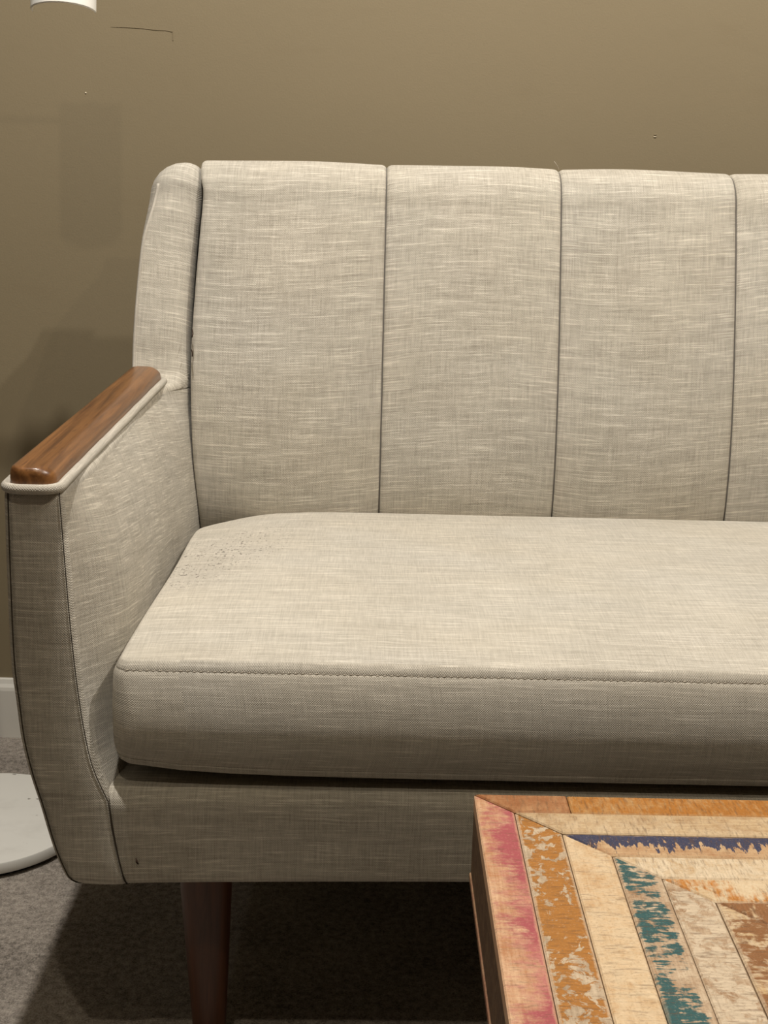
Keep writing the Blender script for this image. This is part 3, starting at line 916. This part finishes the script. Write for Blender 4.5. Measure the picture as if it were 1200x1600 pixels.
CREAM = (0.62, 0.475, 0.305); PALE = (0.54, 0.43, 0.30); ORANGE = (0.37, 0.155, 0.030); BROWN = (0.24, 0.105, 0.038); GREYT = (0.30, 0.215, 0.135)
PM = dict(
    pink=plank_mat('plank_pink', (0.38, 0.175, 0.080), (0.58, 0.38, 0.235), (0.47, 0.185, 0.150), 0.50, 0.80, 0.75, 0.7, 0.5, 0.30, paint2=(0.33, 0.075, 0.085), seed=1.3, saw=0.6),
    orange=plank_mat('plank_orange', GREYT, PALE, ORANGE, 0.60, -0.10, 0.10, 1.2, 0.7, 0.05, seed=2.1, edge=0.75),
    cream=plank_mat('plank_cream', (0.44, 0.26, 0.115), CREAM, CREAM, 0.52, 0.1, 0.3, 0.9, 0.7, 0.3, seed=3.7, edge=0.3, saw=0.8),
    teal=plank_mat('plank_teal', (0.28, 0.16, 0.080), PALE, (0.026, 0.092, 0.094), 0.53, -0.3, 0.85, 0.6, 0.9, 0.08, seed=4.2, edge=0.25, band=(0.46, 0.38, 3.0)),
    pale=plank_mat('plank_pale', (0.28, 0.165, 0.085), PALE, (0.56, 0.45, 0.32), 0.56, 0.0, 0.2, 1.3, 0.3, 0.12, seed=5.5, edge=0.3, scale=1.2),
    brown=plank_mat('plank_brown', (0.46, 0.31, 0.15), PALE, BROWN, 0.62, 0.0, 0.5, 1.0, 0.5, 0.14, seed=6.1),
    rust=plank_mat('plank_rust', (0.27, 0.115, 0.045), (0.44, 0.25, 0.12), (0.28, 0.105, 0.035), 0.62, 0.0, 0.5, 0.6, 0.4, 0.3, seed=7.4, edge=0.3, saw=0.6),
    amber=plank_mat('plank_amber', (0.36, 0.19, 0.06), (0.50, 0.32, 0.15), (0.36, 0.140, 0.022), 0.66, 0.0, 0.6, 0.6, 0.4, 0.25, seed=8.8, edge=0.35, saw=0.7),
    oat=plank_mat('plank_oat', (0.32, 0.195, 0.095), (0.52, 0.385, 0.225), (0.54, 0.41, 0.26), 0.42, 0.3, 0.2, 0.8, 0.4, 0.25, seed=9.2, fib=1.3),
    navy=plank_mat('plank_navy', (0.33, 0.165, 0.072), (0.52, 0.37, 0.215), (0.036, 0.042, 0.085), 0.54, -1.5, 1.25, 0.5, 0.4, 0.05, seed=10.3, edge=0.55),
    chalk=plank_mat('plank_chalk', (0.42, 0.28, 0.145), (0.60, 0.475, 0.32), (0.62, 0.50, 0.345), 0.55, 0.0, 0.5, 0.9, 0.4, 0.2, seed=11.9, saw=0.6),
    peach=plank_mat('plank_peach', (0.48, 0.34, 0.19), (0.61, 0.49, 0.33), (0.46, 0.185, 0.035), 0.40, 0.5, 0.6, 0.5, 1.1, 0.15, seed=12.4, saw=0.5),
)
SIDEWOOD = plank_mat('plank_side', (0.105, 0.058, 0.028), (0.22, 0.135, 0.070), (0.10, 0.05, 0.024), 0.5, 0.0, 0.0, 0.8, 0.4, 0.3, seed=14.2, edge=0.3, fib=1.5, saw=0.0)

LB = [0.0, 0.0279, 0.0586, 0.0889, 0.1174, 0.1464] + [0.1464 + 0.0306 * k for k in range(1, 7)]   # plank joints, measured from the edge
LB[-1] = 0.33
left_k = ['pink', 'orange', 'cream', 'teal', 'pale', 'brown', 'cream', 'amber', 'pale', 'orange', 'oat']
far_k = ['rust', 'oat', 'navy', 'chalk', 'peach', 'brown', 'pale', 'orange', 'cream', 'teal', 'amber']
right_k = ['amber', 'pale', 'rust', 'cream', 'orange', 'chalk', 'teal', 'oat', 'brown', 'cream', 'pink']
near_k = ['orange', 'cream', 'pink', 'oat', 'brown', 'pale', 'amber', 'navy', 'chalk', 'rust', 'pale']
random.seed(21)
def tbuild(mb, name, mat, parent=None, **k):
    o = mb.build(name, mat, None, **k)
    o.parent = parent or table
    if parent is None: o.matrix_parent_inverse = Matrix.Translation(-T0)
    return o
def plank(poly, ufn, mat, dz=0.0):
    """convex outline in plan -> prism with a softened top edge"""
    g = 0.00035
    n = len(poly)
    c = Vector((sum(p[0] for p in poly) / n, sum(p[1] for p in poly) / n))
    def inset(d):
        out = []
        for i in range(n):
            p = Vector(poly[i]); a = Vector(poly[i - 1]); b = Vector(poly[(i + 1) % n])
            e1 = (p - a).normalized(); e2 = (b - p).normalized()
            n1 = Vector((-e1.y, e1.x)); n2 = Vector((-e2.y, e2.x))
            bis = (n1 + n2); k = d / max(0.2, bis.dot(n1))
            out.append(p + bis * k)
        return out
    A = inset(g); Bp = inset(g + 0.0011)
    z0, z1 = TZ - 0.012, TZ + dz
    mb = MB()
    P = [[(q.x, q.y, z0) for q in A], [(q.x, q.y, z1 - 0.0010) for q in A], [(q.x, q.y, z1) for q in Bp]]
    UV = [[ufn(q) for q in A + A[:1]]] * 2 + [[ufn(q) for q in Bp + Bp[:1]]]
    ids = mb.grid(P, UV, closej=True)
    mb.face(ids[-1], [ufn(q) for q in Bp])
    mb.face(list(reversed(ids[0])), [ufn(q) for q in reversed(A)])
    return tbuild(mb, 'plank', mat, smooth=False)
for i in range(11):
    a, b = LB[i], LB[i + 1]
    b_ = b
    dzs = [random.uniform(-0.0005, 0.0003) for _ in range(4)]
    # left side, runs towards the viewer
    plank([(TX0 + a, TY1 - a), (TX0 + a, TY0 + a), (TX0 + b_, TY0 + b_), (TX0 + b_, TY1 - b_)],
          lambda q, a=a, b=b: (q.y * -1.0, (q.x - TX0 - a) / (b - a)), PM[left_k[i]], dzs[0])
    # far side
    fpoly = [(TX1 - a, TY1 - a), (TX0 + a, TY1 - a), (TX0 + b_, TY1 - b_), (TX1 - b_, TY1 - b_)]
    fu = lambda q, a=a, b=b: (q.x, (TY1 - a - q.y) / (b - a))
    if i == 0:      # outermost far plank is butted from two lengths
        xj = 0.1545
        plank([(xj, TY1), (TX0, TY1), (TX0 + b, TY1 - b), (xj, TY1 - b)], fu, PM['rust'], dzs[1])
        plank([(TX1, TY1), (xj, TY1), (xj, TY1 - b), (TX1 - b, TY1 - b)], fu, PM['amber'], dzs[1] - .0002)
    else:
        plank(fpoly, fu, PM[far_k[i]], dzs[1])
    plank([(TX1 - a, TY0 + a), (TX1 - a, TY1 - a), (TX1 - b_, TY1 - b_), (TX1 - b_, TY0 + b_)],
          lambda q, a=a, b=b: (q.y, (TX1 - a - q.x) / (b - a)), PM[right_k[i]], dzs[2])
    plank([(TX0 + a, TY0 + a), (TX1 - a, TY0 + a), (TX1 - b_, TY0 + b_), (TX0 + b_, TY0 + b_)],
          lambda q, a=a, b=b: (q.x, (q.y - TY0 - a) / (b - a)), PM[near_k[i]], dzs[3])
def board(name, x0, x1, y0, y1, z0, z1, mat, bev=0.0012, along='y'):
    mb = MB(); mb.box(x0, x1, y0, y1, z0, z1)
    mb.uv = []
    for f in mb.f:
        mb.uv.append([((mb.v[k][1] if along == 'y' else mb.v[k][0]) if along != 'z' else mb.v[k][2], (mb.v[k][2] - z0) / (z1 - z0) if along != 'z' else (mb.v[k][0] - x0) / (x1 - x0)) for k in f])
    return tbuild(mb, name, mat, smooth=False, bevel=bev)
# under-slab, apron boards and the thin strip under them
board('slab', TX0 + .012, TX1 - .012, TY0 + .012, TY1 - .012, TZ - .030, TZ - .0125, SIDEWOOD)
AZ0, AZ1 = 0.3545, TZ - 0.0122
board('apron', TX0 + .0006, TX0 + .0115, TY0, TY1, AZ0, AZ1, SIDEWOOD)
board('apron', TX1 - .0115, TX1 - .0006, TY0, TY1, AZ0, AZ1, SIDEWOOD)
board('apron', TX0 + .0117, TX1 - .0117, TY1 - .0115, TY1 - .0006, AZ0, AZ1, SIDEWOOD, along='x')
board('apron', TX0 + .0117, TX1 - .0117, TY0 + .0006, TY0 + .0115, AZ0, AZ1, SIDEWOOD, along='x')
SZ0, SZ1 = 0.3490, 0.3543
STRIP = plank_mat('plank_strip', (0.16, 0.080, 0.040), (0.32, 0.20, 0.11), (0.20, 0.075, 0.045), 0.5, 0.0, 0.0, 1.0, 0.6, 0.2, seed=15.1, edge=0.3, saw=0.0)
board('edge_strip', TX0 - .0006, TX0 + .020, TY0 - .0006, TY1 + .0006, SZ0, SZ1, STRIP, .0008)
board('edge_strip', TX1 - .020, TX1 + .0006, TY0 - .0006, TY1 + .0006, SZ0, SZ1, STRIP, .0008)
board('edge_strip', TX0 + .0202, TX1 - .0202, TY1 - .018, TY1 + .0006, SZ0, SZ1, STRIP, .0008, 'x')
board('edge_strip', TX0 + .0202, TX1 - .0202, TY0 - .0006, TY0 + .018, SZ0, SZ1, STRIP, .0008, 'x')
for x in (TX0 + .11, TX1 - .16):
    for y in (TY0 + .08, TY1 - .15):
        board('leg', x, x + .05, y, y + .05, 0.0, TZ - .030, SIDEWOOD, .002, 'z')
